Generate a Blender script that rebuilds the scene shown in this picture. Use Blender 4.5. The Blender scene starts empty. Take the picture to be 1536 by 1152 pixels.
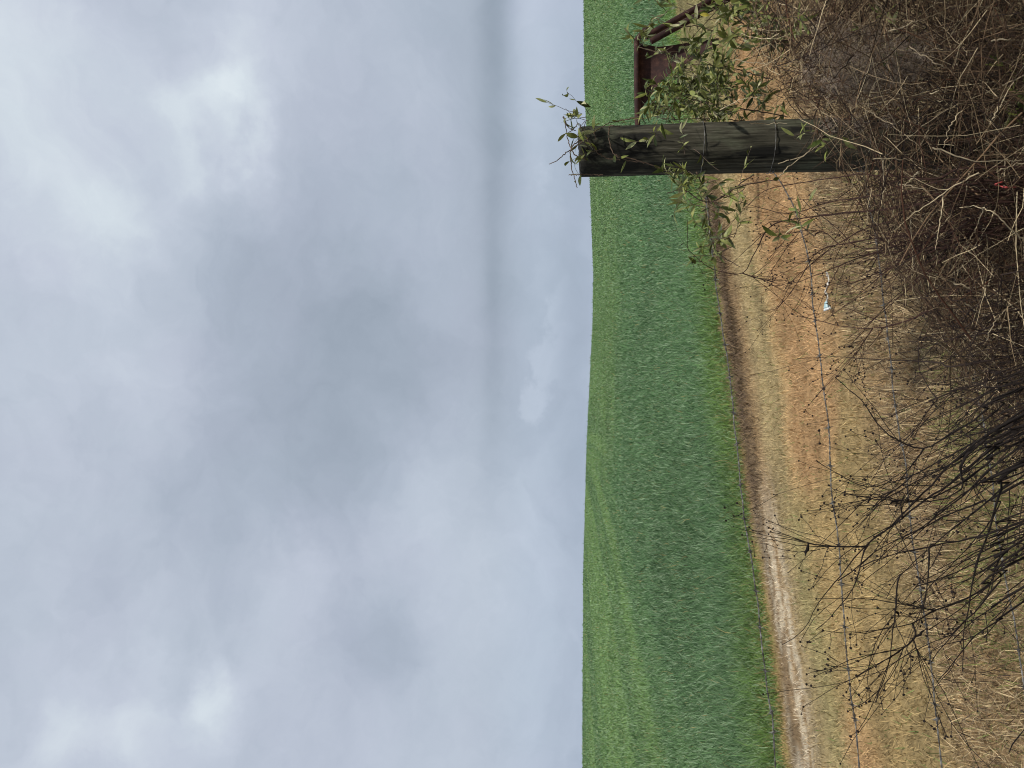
import bpy, math, random
import numpy as np
from mathutils import Vector, Matrix

rng = np.random.default_rng(7)
random.seed(7)
scene = bpy.context.scene
col = scene.collection
PI = math.pi

# ------------------------------------------------------------------ camera geometry
F = 1154.0                     # focal length in photo pixels (1536 wide)
PITCH = math.atan(100.0 / F)   # camera looks slightly up
EYE = 1.60

def ray(px, py):
    """photo pixel -> world direction; the phone was held sideways, so photo x runs down and photo y runs left."""
    a = ((1152 - py) - 576) / F
    b = (768 - px) / F
    return np.array([a, math.cos(PITCH) - b * math.sin(PITCH), math.sin(PITCH) + b * math.cos(PITCH)])

def at(px, py, D):
    d = ray(px, py)
    return np.array([0, 0, EYE]) + d * (D / d[1])

def gnd(px, py):
    d = ray(px, py)
    return np.array([0, 0, EYE]) + d * (EYE / -d[2])

def proj(P):
    """world points -> photo pixel columns/rows (used to keep the heap of brush below its outline)"""
    q = P - np.array([0, 0, EYE]); f = q[..., 1] * math.cos(PITCH) + q[..., 2] * math.sin(PITCH)
    b = (-q[..., 1] * math.sin(PITCH) + q[..., 2] * math.cos(PITCH)) / f
    return 768 - b * F, 576 - q[..., 0] / f * F

# ------------------------------------------------------------------ helpers
def tag(o, label=None, cat=None, group=None, kind=None):
    if label: o['label'] = label
    if cat: o['category'] = cat
    if group: o['group'] = group
    if kind: o['kind'] = kind
    return o

def empty(name, loc, label, cat, group=None):
    o = bpy.data.objects.new(name, None)
    o.empty_display_size = 0.1
    o.location = [float(v) for v in loc]
    col.objects.link(o)
    return tag(o, label, cat, group)

def mesh_np(name, V, T=None, Q=None, mat=None, colr=None, parent=None, smooth=False):
    """V (n,3) ; T (m,3) triangles ; Q (k,4) quads ; colr (n,3) surface colour per vertex"""
    V = np.asarray(V, dtype=np.float32)
    me = bpy.data.meshes.new(name)
    me.vertices.add(len(V))
    me.vertices.foreach_set('co', V.ravel())
    loops, starts, tots = [], [], []
    n = 0
    for A, k in ((T, 3), (Q, 4)):
        if A is None or len(A) == 0: continue
        A = np.asarray(A, dtype=np.int32)
        loops.append(A.ravel())
        starts.append(n + np.arange(len(A), dtype=np.int32) * k)
        n += A.size
    loops = np.concatenate(loops); starts = np.concatenate(starts)
    me.loops.add(len(loops)); me.loops.foreach_set('vertex_index', loops)
    me.polygons.add(len(starts)); me.polygons.foreach_set('loop_start', starts.astype(np.int32))
    me.update(calc_edges=True)
    me.validate()
    if colr is not None:
        at_ = me.color_attributes.new('tint', 'FLOAT_COLOR', 'POINT')
        c = np.ones((len(V), 4), dtype=np.float32); c[:, :3] = colr
        at_.data.foreach_set('color', c.ravel())
    if smooth:
        me.polygons.foreach_set('use_smooth', np.ones(len(me.polygons), dtype=bool))
    o = bpy.data.objects.new(name, me)
    col.objects.link(o)
    if mat: me.materials.append(mat)
    if parent is not None:
        o.parent = parent
        o.matrix_parent_inverse = Matrix.Translation(-parent.location)
        if parent.parent is not None:
            o.matrix_parent_inverse = Matrix.Translation(-(parent.location + parent.parent.location)) if parent.type == 'EMPTY' else Matrix.Translation(-parent.parent.location) @ Matrix.Translation((0, 0, 0))
            if parent.type != 'EMPTY':
                o.matrix_parent_inverse = Matrix.Identity(4)
    return o

class Geo:
    """collects pieces of one mesh"""
    def __init__(s): s.V, s.T, s.Q, s.C, s.n = [], [], [], [], 0
    def add(s, V, T=None, Q=None, C=None):
        V = np.asarray(V, dtype=np.float32).reshape(-1, 3)
        s.V.append(V)
        if T is not None and len(T): s.T.append(np.asarray(T).reshape(-1, 3) + s.n)
        if Q is not None and len(Q): s.Q.append(np.asarray(Q).reshape(-1, 4) + s.n)
        if C is None: C = np.ones((len(V), 3))
        C = np.asarray(C, dtype=np.float32)
        if C.ndim == 1: C = np.tile(C, (len(V), 1))
        s.C.append(C); s.n += len(V)
        return s
    def build(s, name, mat, parent=None, smooth=False):
        return mesh_np(name, np.concatenate(s.V), np.concatenate(s.T) if s.T else None, np.concatenate(s.Q) if s.Q else None,
                       mat, np.concatenate(s.C), parent, smooth)

def norm(v):
    return v / np.maximum(np.linalg.norm(v, axis=-1, keepdims=True), 1e-9)

def blades(P, az, lean, H, W, bend, C):
    """flat tapering grass blades. P (n,3) roots, az heading, lean angle from vertical, H length, W width, bend extra lean at tip, C colour"""
    n = len(P)
    dirx, diry = np.cos(az), np.sin(az)
    side = np.stack([-diry, dirx, np.zeros(n)], 1)
    tw = rng.uniform(-1, 1, n)
    side = norm(side + np.stack([dirx, diry, np.zeros(n)], 1) * tw[:, None])
    def step(a, L):
        return np.stack([dirx * np.sin(a) * L, diry * np.sin(a) * L, np.cos(a) * L], 1)
    p1 = P + step(lean, H * 0.55)
    p2 = p1 + step(lean + bend, H * 0.45)
    hw = side * (W / 2)[:, None]
    V = np.stack([P - hw * 0.8, P + hw * 0.8, p1 - hw, p1 + hw, p2], 1).reshape(-1, 3)
    b = np.arange(n)[:, None] * 5
    T = np.concatenate([b + np.array([[2, 3, 4]])], 0)
    Q = b + np.array([[0, 1, 3, 2]])
    CC = np.repeat(C, 5, axis=0)
    return V, T, Q, CC

def tubes(P, R, C, S=4):
    """P (n,K,3) poly-lines, R (n,K) radii, C (n,3)"""
    n, K, _ = P.shape
    t = np.empty_like(P)
    t[:, 1:-1] = P[:, 2:] - P[:, :-2]; t[:, 0] = P[:, 1] - P[:, 0]; t[:, -1] = P[:, -1] - P[:, -2]
    t = norm(t)
    ref = np.cross(norm(P[:, -1] - P[:, 0]), norm(rng.normal(size=(n, 3)))); ref = norm(ref)
    u = norm(np.cross(t, np.repeat(ref[:, None, :], K, 1))); w = np.cross(t, u)
    ang = np.arange(S) * 2 * PI / S
    V = P[:, :, None, :] + R[:, :, None, None] * (np.cos(ang)[None, None, :, None] * u[:, :, None, :] + np.sin(ang)[None, None, :, None] * w[:, :, None, :])
    V = V.reshape(-1, 3)
    base = (np.arange(n) * K * S)[:, None, None]
    k = np.arange(K - 1)[None, :, None] * S; s = np.arange(S)[None, None, :]
    a = base + k + s; b = base + k + (s + 1) % S
    Q = np.stack([a, b, b + S, a + S], -1).reshape(-1, 4)
    CC = np.repeat(C, K * S, axis=0)
    return V, Q, CC

def spline(pts, n):
    """Catmull-Rom through pts, n samples"""
    pts = np.asarray(pts, dtype=float)
    if len(pts) == 2:
        return pts[0] + (pts[1] - pts[0]) * np.linspace(0, 1, n)[:, None]
    p = np.vstack([2 * pts[0] - pts[1], pts, 2 * pts[-1] - pts[-2]])
    d = np.concatenate([[0], np.cumsum(np.linalg.norm(np.diff(pts, axis=0), axis=1))])
    u = np.linspace(0, d[-1], n)
    i = np.clip(np.searchsorted(d, u, side='right') - 1, 0, len(pts) - 2)
    t = ((u - d[i]) / np.maximum(d[i + 1] - d[i], 1e-9))[:, None]
    a, b, c, e = p[i], p[i + 1], p[i + 2], p[i + 3]
    return 0.5 * ((2 * b) + (-a + c) * t + (2 * a - 5 * b + 4 * c - e) * t ** 2 + (-a + 3 * b - 3 * c + e) * t ** 3)

def fbm1(x, seed, oct=4):
    r = np.random.default_rng(seed); out = np.zeros_like(x, dtype=float); a = 1.0
    for o in range(oct):
        out += a * np.sin(x * (2 ** o) * r.uniform(.8, 1.2) + r.uniform(0, 6.28)); a *= .55
    return out

def vnoise(x, y, seed):
    """smooth value noise in [0,1]"""
    r = np.random.default_rng(seed); tab = r.random((256, 256))
    xi = np.floor(x).astype(int); yi = np.floor(y).astype(int)
    fx = x - xi; fy = y - yi; fx = fx * fx * (3 - 2 * fx); fy = fy * fy * (3 - 2 * fy)
    g = lambda i, j: tab[i % 256, j % 256]
    return (g(xi, yi) * (1 - fx) + g(xi + 1, yi) * fx) * (1 - fy) + (g(xi, yi + 1) * (1 - fx) + g(xi + 1, yi + 1) * fx) * fy

# ------------------------------------------------------------------ materials
def new_mat(name):
    m = bpy.data.materials.new(name); m.use_nodes = True
    nt = m.node_tree; nt.nodes.clear()
    out = nt.nodes.new('ShaderNodeOutputMaterial')
    return m, nt, out

def mat_tint(name, rough=.7, spec=.3, translucent=0.0):
    m, nt, out = new_mat(name)
    a = nt.nodes.new('ShaderNodeAttribute'); a.attribute_name = 'tint'
    p = nt.nodes.new('ShaderNodeBsdfPrincipled')
    p.inputs['Roughness'].default_value = rough; p.inputs['Specular IOR Level'].default_value = spec
    tc = nt.nodes.new('ShaderNodeTexCoord'); nz = nt.nodes.new('ShaderNodeTexNoise')
    nz.inputs['Scale'].default_value = 60; nz.inputs['Detail'].default_value = 3
    nt.links.new(tc.outputs['Object'], nz.inputs['Vector'])
    mr = nt.nodes.new('ShaderNodeMapRange'); mr.inputs['From Min'].default_value = .3; mr.inputs['From Max'].default_value = .7
    mr.inputs['To Min'].default_value = .72; mr.inputs['To Max'].default_value = 1.28
    nt.links.new(nz.outputs['Fac'], mr.inputs['Value'])
    vm = nt.nodes.new('ShaderNodeVectorMath'); vm.operation = 'SCALE'
    nt.links.new(a.outputs['Color'], vm.inputs[0]); nt.links.new(mr.outputs['Result'], vm.inputs['Scale'])
    nt.links.new(vm.outputs['Vector'], p.inputs['Base Color'])
    if translucent > 0:
        t = nt.nodes.new('ShaderNodeBsdfTranslucent'); nt.links.new(vm.outputs['Vector'], t.inputs['Color'])
        mx = nt.nodes.new('ShaderNodeMixShader'); mx.inputs[0].default_value = translucent
        nt.links.new(p.outputs[0], mx.inputs[1]); nt.links.new(t.outputs[0], mx.inputs[2]); nt.links.new(mx.outputs[0], out.inputs[0])
    else:
        nt.links.new(p.outputs[0], out.inputs[0])
    return m

M_GRASS = mat_tint('grass_blade', .6, .18, .28)
M_STRAW = mat_tint('straw', .75, .25, .12)
M_TWIG = mat_tint('twig', .85, .2)
M_LEAF = mat_tint('leaf', .5, .4, .22)
M_SEED = mat_tint('seed', .95, .1)

# ------------------------------------------------------------------ ground layout
E1 = gnd(1174, 1100)[:2]; E2 = gnd(1064, 330)[:2]     # two points on the edge of the green field
ED = (E2 - E1) / np.linalg.norm(E2 - E1)
EN = np.array([ED[1], -ED[0]])                         # points from the field toward the fence
def edge_s(x, y):
    s = (x - E1[0]) * EN[0] + (y - E1[1]) * EN[1]
    t = (x - E1[0]) * ED[0] + (y - E1[1]) * ED[1]
    return s, t

HZ_Y = np.array([-500, 0, 120, 200, 265, 330, 410, 480, 560, 650, 760, 870, 1000, 1152, 1700], float)
HZ_V = np.array([876, 877, 878, 882, 886, 888.5, 892, 891, 887, 882.5, 879, 876.5, 875.5, 875.5, 877], float)
RC = 112.0
def height(x, y):
    r = np.hypot(x, y); az = np.arctan2(x, y)
    azc = np.clip(az, -1.0, 1.0)
    py = 576 - np.tan(azc) * F
    v = np.interp(py, HZ_Y, HZ_V)
    hc = EYE - (v - 868) / F * RC * np.cos(azc)
    s = np.clip((r - 9) / (RC - 9), 0, 1.0) ** 1.25
    far = np.clip((r - RC) / 60, 0, None)
    h = hc * s - 1.2 * far ** 1.5
    near = np.clip(1 - r / 60, 0, 1)
    h = h + near * (0.035 * (vnoise(x * .9 + 50, y * .9 + 50, 3) - .5) + .03 * (vnoise(x * 3 + 50, y * 3 + 50, 4) - .5))
    h = h + .16 * (vnoise(x * .08 + 90, y * .08 + 90, 5) - .5) * np.clip((r - 14) / 30, 0, 1)
    front = np.where(y > 0, 1, np.clip(1 + y / 20, 0, 1))
    return np.maximum(h * front, -60)

def lerp3(a, b, t):
    return np.asarray(a) * (1 - t[:, None]) + np.asarray(b) * t[:, None]

def sstep(a, b, x):
    t = np.clip((x - a) / (b - a), 0, 1); return t * t * (3 - 2 * t)

def field_color(x, y):
    """colour of the standing crop: yellower towards the rise and along its edge, blue-green between, sowing streaks on the left"""
    s, t = edge_s(x, y); r = np.hypot(x, y)
    blue = np.array([.104, .196, .084]); yel = np.array([.134, .220, .078]); edge = np.array([.155, .255, .052])
    n = vnoise(x * .12 + 40, y * .05 + 40, 11); n2 = vnoise(x * .6 + 40, y * .35 + 40, 12)
    xr = x + .0007 * (y - 25) ** 2 + .9 * (vnoise(x * .1 + 80, y * .06 + 80, 14) - .5)
    streak = .5 * vnoise(xr * .75 + 60, y * .012 + 60, 13) + .5 * vnoise(xr * 1.9 + 60, y * .02 + 60, 15)
    streak = sstep(.28, .72, streak)
    lt = sstep(-1.5, -8.0, xr + 1.2 * (n2 - .5))
    w = np.maximum(lt * .75, sstep(20, 52, r + 22 * (n - .5)) * .8)
    w = np.clip(w + (streak - .5) * .80 * sstep(0, -6, x) * sstep(9, 15, r) + .28 * (n2 - .5) + .25 * (n - .5), 0, 1)
    c = lerp3(blue, yel, w)
    e = sstep(-1.5, -.05, s + .9 * (n2 - .5)) * .85
    c = c * (1 - e[:, None]) + edge * e[:, None]
    k = 1 + .26 * (n2 - .5) + .26 * (streak - .5) * sstep(2, -5, x)
    return c * k[:, None]

def lane_color(x, y):
    """mown strip: bands of straw, orange-brown and pale dust parallel to the field edge"""
    s, t = edge_s(x, y)
    wob = .22 * (vnoise(t * .8 + 30, s * .5 + 30, 21) - .5) + .16 * (vnoise(x * 2.5 + 30, y * 2.5 + 30, 22) - .5)
    q = s + wob
    xs = np.array([-.3, .0, .25, .6, .95, 1.35, 1.8, 2.4, 2.95, 3.5, 4.4])
    cols = np.array([[.20, .19, .07], [.27, .19, .085], [.20, .14, .08], [.26, .18, .095], [.335, .26, .135], [.32, .25, .125], [.35, .222, .108], [.35, .222, .108], [.335, .225, .112], [.285, .195, .097], [.17, .125, .07]])
    c = np.stack([np.interp(q, xs, cols[:, k]) for k in range(3)], 1)
    # pale dusty wheel rut at the near end of the strip
    rut = sstep(2.4, .9, t) * sstep(.08, .28, q) * sstep(1.15, .6, q) * sstep(.40, .58, .65 * vnoise(t * 1.7 + 70, s * 15 + 70, 23) + .35 * vnoise(t * 4 + 70, s * 20 + 70, 27))
    c = c * (1 - rut[:, None]) + np.array([.45, .385, .28]) * rut[:, None]
    gr = sstep(.55, .75, vnoise(x * .9 + 20, y * .9 + 20, 25)) * sstep(1.0, 1.4, q) * sstep(3.4, 2.6, q) * .35
    c = c * (1 - gr[:, None]) + np.array([.22, .22, .09]) * gr[:, None]
    ol = sstep(5.8, 7.6, t + .8 * (vnoise(x + 3, y + 3, 20) - .5)) * .65
    c = c * (1 - ol[:, None]) + np.array([.235, .225, .10]) * ol[:, None]
    row = .5 + .5 * np.sin(q * 16 + 3 * vnoise(t * .6 + 10, s + 10, 26))
    k = .84 + .3 * vnoise(x * 5 + 20, y * 5 + 20, 24) + .10 * (row - .5) + .34 * (vnoise(t * .35 + 12, q * 8 + 12, 29) - .5)
    return c * k[:, None]

# ---- one ground sheet, rings round the viewpoint out past the crest
rings = np.concatenate([np.linspace(.4, 12, 150), np.geomspace(12.1, RC, 120), np.linspace(RC + 1, RC + 30, 14), np.geomspace(RC + 40, 2500, 16)])
nsec = 720
azg = np.linspace(-PI, PI, nsec, endpoint=False)
RR, AA = np.meshgrid(rings, azg, indexing='ij')
gx, gy = (RR * np.sin(AA)).ravel(), (RR * np.cos(AA)).ravel()
gz = height(gx, gy)
V = np.stack([gx, gy, gz], 1); V = np.vstack([V, [[0, 0, 0]]])
i = np.arange(len(rings) - 1)[:, None] * nsec; j = np.arange(nsec)[None, :]
a = i + j; b = i + (j + 1) % nsec
Q = np.stack([a, a + nsec, b + nsec, b], -1).reshape(-1, 4)
cen = len(V) - 1
T = np.stack([np.full(nsec, cen), np.arange(nsec), (np.arange(nsec) + 1) % nsec], 1)
s_, t_ = edge_s(V[:, 0], V[:, 1])
fc = field_color(V[:, 0], V[:, 1]) * np.array([.95, .9, .9]); lc = lane_color(V[:, 0], V[:, 1]) * .85
wf = sstep(.15, -.25, s_ + .3 * (vnoise(V[:, 0] * 2 + 9, V[:, 1] * 2 + 9, 31) - .5))
gc = fc * wf[:, None] + lc * (1 - wf[:, None])
mg, nt, out = new_mat('ground_earth')
at_ = nt.nodes.new('ShaderNodeAttribute'); at_.attribute_name = 'tint'
p = nt.nodes.new('ShaderNodeBsdfPrincipled'); p.inputs['Roughness'].default_value = .95; p.inputs['Specular IOR Level'].default_value = .1
tc = nt.nodes.new('ShaderNodeTexCoord')
n1 = nt.nodes.new('ShaderNodeTexNoise'); n1.inputs['Scale'].default_value = 9; n1.inputs['Detail'].default_value = 8; n1.inputs['Roughness'].default_value = .7
nt.links.new(tc.outputs['Object'], n1.inputs['Vector'])
mr = nt.nodes.new('ShaderNodeMapRange'); mr.inputs['From Min'].default_value = .3; mr.inputs['From Max'].default_value = .7; mr.inputs['To Min'].default_value = .6; mr.inputs['To Max'].default_value = 1.35
nt.links.new(n1.outputs['Fac'], mr.inputs['Value'])
vm = nt.nodes.new('ShaderNodeVectorMath'); vm.operation = 'SCALE'
nt.links.new(at_.outputs['Color'], vm.inputs[0]); nt.links.new(mr.outputs['Result'], vm.inputs['Scale'])
nt.links.new(vm.outputs['Vector'], p.inputs['Base Color'])
bp = nt.nodes.new('ShaderNodeBump'); bp.inputs['Strength'].default_value = .6; bp.inputs['Distance'].default_value = .03
nt.links.new(n1.outputs['Fac'], bp.inputs['Height']); nt.links.new(bp.outputs['Normal'], p.inputs['Normal'])
nt.links.new(p.outputs[0], out.inputs[0])
tag(mesh_np('ground', V, T, Q, mg, gc, smooth=True), kind='structure')

# ------------------------------------------------------------------ green crop
def sector(n, r0, r1, mix, amax):
    m = rng.random(n) < mix
    u = rng.random(n)
    r = np.where(m, 1 / (1 / r0 + u * (1 / r1 - 1 / r0)), r0 * (r1 / r0) ** u)
    w = rng.random(n) < .72
    az = np.where(w, rng.uniform(-.50, .50, n), np.clip(rng.normal(0, .62, n), -1.3, 1.3) * amax / .85)
    az = az + rng.normal(0, .05, n)
    return r * np.sin(az), r * np.cos(az)

n = 1000000
x, y = sector(n, 5.5, 128, .55, .85)
s, t = edge_s(x, y)
lim = -.05 + .35 * (vnoise(x * 1.6 + 15, y * 1.6 + 15, 41) - .5) + .25 * (rng.random(n) - .5)
k = s < lim
x, y = x[k], y[k]; s = s[k]; n = len(x)
r = np.hypot(x, y)
P = np.stack([x, y, height(x, y) - .01], 1)
H = rng.uniform(.055, .155, n) * (1 + .8 * (rng.random(n) < .06)) * (1 + .9 * sstep(70, 105, r) * vnoise(x * .5 + 8, y * .5 + 8, 43)) * (.75 + .5 * vnoise(x * .7 + 5, y * .7 + 5, 42)) * sstep(.1, -1.0, s - .35) + .04
W = np.maximum(.005, r * .00066) * rng.uniform(.7, 1.4, n)
C = field_color(x, y) * rng.uniform(.72, 1.3, (n, 1))
pale = rng.random(n) < .26  # scattered pale blades: glints on the crop put into blade colour
C[pale] = C[pale] * .5 + np.array([.26, .34, .22]) * .7
dry = rng.random(n) < (.02 + .25 * sstep(-.6, .1, s))
C[dry] = np.array([.30, .26, .11]) * rng.uniform(.6, 1.2, (dry.sum(), 1))
Vb, Tb, Qb, Cb = blades(P, rng.uniform(0, 2 * PI, n), rng.uniform(.1, .95, n), H, W, rng.uniform(.1, 1.3, n), C)
tag(mesh_np('field_grass', Vb, Tb, Qb, M_GRASS, Cb), 'green grass crop covering the rising field to the skyline', 'grass', kind='stuff')

# ------------------------------------------------------------------ mown strip stubble
n = 230000
tt = rng.uniform(-3.5, 11, n); ss = rng.uniform(-.25, 3.6, n)
x = E1[0] + ED[0] * tt + EN[0] * ss; y = E1[1] + ED[1] * tt + EN[1] * ss
k = (y > .8) & (np.abs(x / np.maximum(y, .1)) < .8)
x, y, ss, tt = x[k], y[k], ss[k], tt[k]; n = len(x)
bare = sstep(2.2, .9, tt) * sstep(.1, .25, ss) * sstep(.95, .7, ss) * vnoise(tt * 2 + 3, ss * 14 + 3, 28)
k = rng.random(n) > bare * .8
x, y, ss, tt = x[k], y[k], ss[k], tt[k]; n = len(x)
P = np.stack([x, y, height(x, y) - .004], 1)
C = lane_color(x, y) * rng.uniform(.74, 1.34, (n, 1)) * 1.12
H = rng.uniform(.02, .07, n); W = rng.uniform(.0025, .0055, n)
gq = rng.random(n) < .05 * sstep(.9, 1.3, ss)
C[gq] = np.array([.13, .17, .05]) * rng.uniform(.7, 1.3, (gq.sum(), 1))
Vb, Tb, Qb, Cb = blades(P, rng.uniform(0, 2 * PI, n), rng.uniform(.3, 1.45, n), H, W, rng.uniform(-.1, .5, n), C)
tag(mesh_np('stubble_grass', Vb, Tb, Qb, M_STRAW, Cb), 'short mown tan stubble on the strip between fence and field', 'dry grass', kind='stuff')

# dark wind-row of cut grass lying along the field edge
n = 17000
tt = rng.uniform(1.3, 11, n); wv = .34 + .06 * np.sin(tt * 1.3)
ss = wv + rng.normal(0, .17, n) * sstep(.8, 3.0, tt)
x = E1[0] + ED[0] * tt + EN[0] * ss; y = E1[1] + ED[1] * tt + EN[1] * ss
k = rng.random(n) < sstep(.22, .62, .6 * vnoise(tt * 1.3 + 3, ss * 5 + 3, 51) + .4 * vnoise(tt * 5 + 3, ss * 9 + 3, 52)) * sstep(1.3, 2.6, tt) * sstep(6.6, 5.4, tt)
x, y, ss, tt = x[k], y[k], ss[k], tt[k]; n = len(x)
P = np.stack([x, y, height(x, y) + rng.uniform(-.01, .06, n) * np.exp(-((ss - .36) / .14) ** 2)], 1)
C = np.array([.125, .085, .052]) * rng.uniform(.3, 1.7, (n, 1))
li = rng.random(n) < .12; C[li] = np.array([.25, .18, .10]) * rng.uniform(.6, 1.2, (li.sum(), 1))
Vb, Tb, Qb, Cb = blades(P, rng.uniform(0, 2 * PI, n), rng.uniform(.5, 1.6, n), rng.uniform(.04, .16, n), rng.uniform(.003, .007, n), rng.uniform(-.2, .6, n), C)
tag(mesh_np('cut_grass_debris', Vb, Tb, Qb, M_STRAW, Cb), 'dark brown windrow of cut grass along the green field edge', 'cut grass', kind='stuff')

# ------------------------------------------------------------------ tangled straw litter around the fence
n = 150000
x = rng.uniform(-2.6, 3.2, n); y = rng.uniform(1.0, 5.6, n)
s, t = edge_s(x, y)
k = (s > 2.72 + .6 * (vnoise(x * 1.5 + 7, y * 1.5 + 7, 61) - .5) + .4 * rng.random(n)) & (np.abs(x / y) < .75)
x, y, s = x[k], y[k], s[k]; n = len(x)
P = np.stack([x, y, height(x, y) + rng.uniform(-.01, .10, n) * sstep(2.8, 3.5, s)], 1)
g = vnoise(x * 1.3 + 33, y * 1.3 + 33, 62)
left = sstep(.4, -.5, x)
u = rng.random(n)
C = np.empty((n, 3))
straw = np.array([.44, .34, .19]); brn = np.array([.20, .135, .075]); dk = np.array([.055, .036, .024]); grn = np.array([.15, .165, .05])
C[:] = brn
C[u < .42] = straw
C[u > .80] = dk
gm = (rng.random(n) < (.42 * sstep(.5, .72, g) + .05) * (.3 + .9 * left)); C[gm] = grn
C *= rng.uniform(.55, 1.35, (n, 1))
H = rng.uniform(.025, .105, n) * (.6 + .8 * sstep(2.8, 3.8, s))
Vb, Tb, Qb, Cb = blades(P, rng.uniform(0, 2 * PI, n), rng.uniform(.2, 1.8, n), H, rng.uniform(.0016, .0040, n), rng.uniform(-.6, 1.4, n), C)
tag(mesh_np('straw_litter', Vb, Tb, Qb, M_STRAW, Cb), 'tangled dry straw and weedy tufts under the wires', 'dry grass', kind='stuff')

# ------------------------------------------------------------------ fence
POST_D = 2.80
pt = at(872, 228, POST_D); pb_dir = at(1230, 218, POST_D) - pt
pb = pt + pb_dir * (pt[2] + .35) / -pb_dir[2]
RAD = 36.2 / F * POST_D
fence = empty('barbed_wire_fence', (pb[0], pb[1], 0), 'slack four-strand barbed wire fence tied to one thick weathered wooden post', 'fence')

def post_mesh(top, bot, rad, seed):
    NS, NZ = 72, 90
    th = np.arange(NS) * 2 * PI / NS
    g = Geo(); ring = []
    r = np.random.default_rng(seed)
    lum = sum(r.uniform(.2, 1) * np.sin(th * k_ + r.uniform(0, 6.28)) / k_ for k_ in (2, 3, 5)) * .02
    cracks = np.zeros(NS)
    for _ in range(9):
        cidx = r.integers(NS); cracks[cidx] -= r.uniform(.04, .13)
    for kz in range(NZ):
        f = kz / (NZ - 1)
        c = bot + (top - bot) * f
        rr = rad * (1.04 - .05 * f) * (1 + lum + cracks * (.5 + .5 * np.sin(f * 9 + th * 2)) + .010 * np.sin(th * 17 + f * 5 + 2 * np.sin(f * 7)) + .008 * np.sin(th * 31 + f * 9) + .012 * np.sin(f * 13 + 3 * np.sin(th)) )
        ring.append(np.stack([c[0] + rr * np.cos(th), c[1] + rr * np.sin(th), c[2] + (f > .97) * (.006 * np.sin(th * 5 + 1) + .005 * np.sin(th * 11))], 1))
    for q, dz in ((.97, .004), (.86, .007), (.4, .009)):
        rr = rad * q * (1 + lum + cracks * .6)
        ring.append(np.stack([top[0] + rr * np.cos(th), top[1] + rr * np.sin(th), top[2] + dz + .002 * np.sin(th * 9) + .002 * np.cos(th)], 1))
    V = np.concatenate(ring + [np.array([[top[0], top[1], top[2] + .008]])])
    NR = len(ring)
    i = np.arange(NR - 1)[:, None] * NS; j = np.arange(NS)[None]
    Q = np.stack([i + j, i + (j + 1) % NS, i + NS + (j + 1) % NS, i + NS + j], -1).reshape(-1, 4)
    l = (NR - 1) * NS
    T = np.stack([l + np.arange(NS), l + (np.arange(NS) + 1) % NS, np.full(NS, len(V) - 1)], 1)
    return V, T, Q

mw, nt, out = new_mat('weathered_wood')
p = nt.nodes.new('ShaderNodeBsdfPrincipled'); p.inputs['Roughness'].default_value = .9; p.inputs['Specular IOR Level'].default_value = .15
tc = nt.nodes.new('ShaderNodeTexCoord')
def mapped(scale, loc=(0, 0, 0)):
    mp = nt.nodes.new('ShaderNodeMapping'); mp.inputs['Scale'].default_value = scale; mp.inputs['Location'].default_value = loc
    nt.links.new(tc.outputs['Object'], mp.inputs['Vector']); return mp.outputs['Vector']
def noise(vec, sc, det=6, ro=.6, dist=0):
    nz = nt.nodes.new('ShaderNodeTexNoise'); nz.inputs['Scale'].default_value = sc; nz.inputs['Detail'].default_value = det
    nz.inputs['Roughness'].default_value = ro; nz.inputs['Distortion'].default_value = dist
    nt.links.new(vec, nz.inputs['Vector']); return nz.outputs['Fac']
def ramp(fac, stops):
    r_ = nt.nodes.new('ShaderNodeValToRGB'); e = r_.color_ramp.elements
    while len(e) < len(stops): e.new(.5)
    for el, (pos, c) in zip(e, stops): el.position = pos; el.color = (*c, 1)
    nt.links.new(fac, r_.inputs['Fac']); return r_.outputs['Color']
def mixc(fac, a, b):
    m_ = nt.nodes.new('ShaderNodeMix'); m_.data_type = 'RGBA'
    nt.links.new(fac, m_.inputs[0]); nt.links.new(a, m_.inputs[6]); nt.links.new(b, m_.inputs[7]); return m_.outputs[2]
grain = noise(mapped((1, 1, .07)), 95, 8, .7, .3)
wood = ramp(grain, [(.30, (.010, .009, .007)), (.43, (.032, .030, .021)), (.56, (.060, .056, .040)), (.72, (.13, .122, .095))])
blot = noise(mapped((1, 1, .28), (3.1, 0, 1.3)), 11, 6, .6, 1.2)
sz = nt.nodes.new('ShaderNodeSeparateXYZ'); nt.links.new(tc.outputs['Object'], sz.inputs[0])
tm = nt.nodes.new('ShaderNodeMapRange'); nt.links.new(sz.outputs[2], tm.inputs['Value'])
tm.inputs['From Min'].default_value = 1.30; tm.inputs['From Max'].default_value = 1.58; tm.inputs['To Max'].default_value = .20
ba = nt.nodes.new('ShaderNodeMath'); nt.links.new(blot, ba.inputs[0]); nt.links.new(tm.outputs[0], ba.inputs[1])
blk = ramp(ba.outputs[0], [(.53, (0, 0, 0)), (.60, (1, 1, 1))])
black = ramp(grain, [(.2, (.008, .008, .007)), (.8, (.022, .021, .017))])
c1 = mixc(blk, wood, black)
alg = ramp(noise(mapped((1, 1, .5), (7, 2, 0)), 9, 5, .65), [(.5, (0, 0, 0)), (.72, (1, 1, 1))])
algc = ramp(grain, [(.3, (.030, .034, .020)), (.5, (.085, .092, .060)), (.7, (.15, .155, .11))])
c2 = mixc(alg, c1, algc)
nt.links.new(c2, p.inputs['Base Color'])
bp = nt.nodes.new('ShaderNodeBump'); bp.inputs['Strength'].default_value = .8; bp.inputs['Distance'].default_value = .006
nt.links.new(grain, bp.inputs['Height']); nt.links.new(bp.outputs['Normal'], p.inputs['Normal'])
nt.links.new(p.outputs[0], out.inputs[0])

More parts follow.
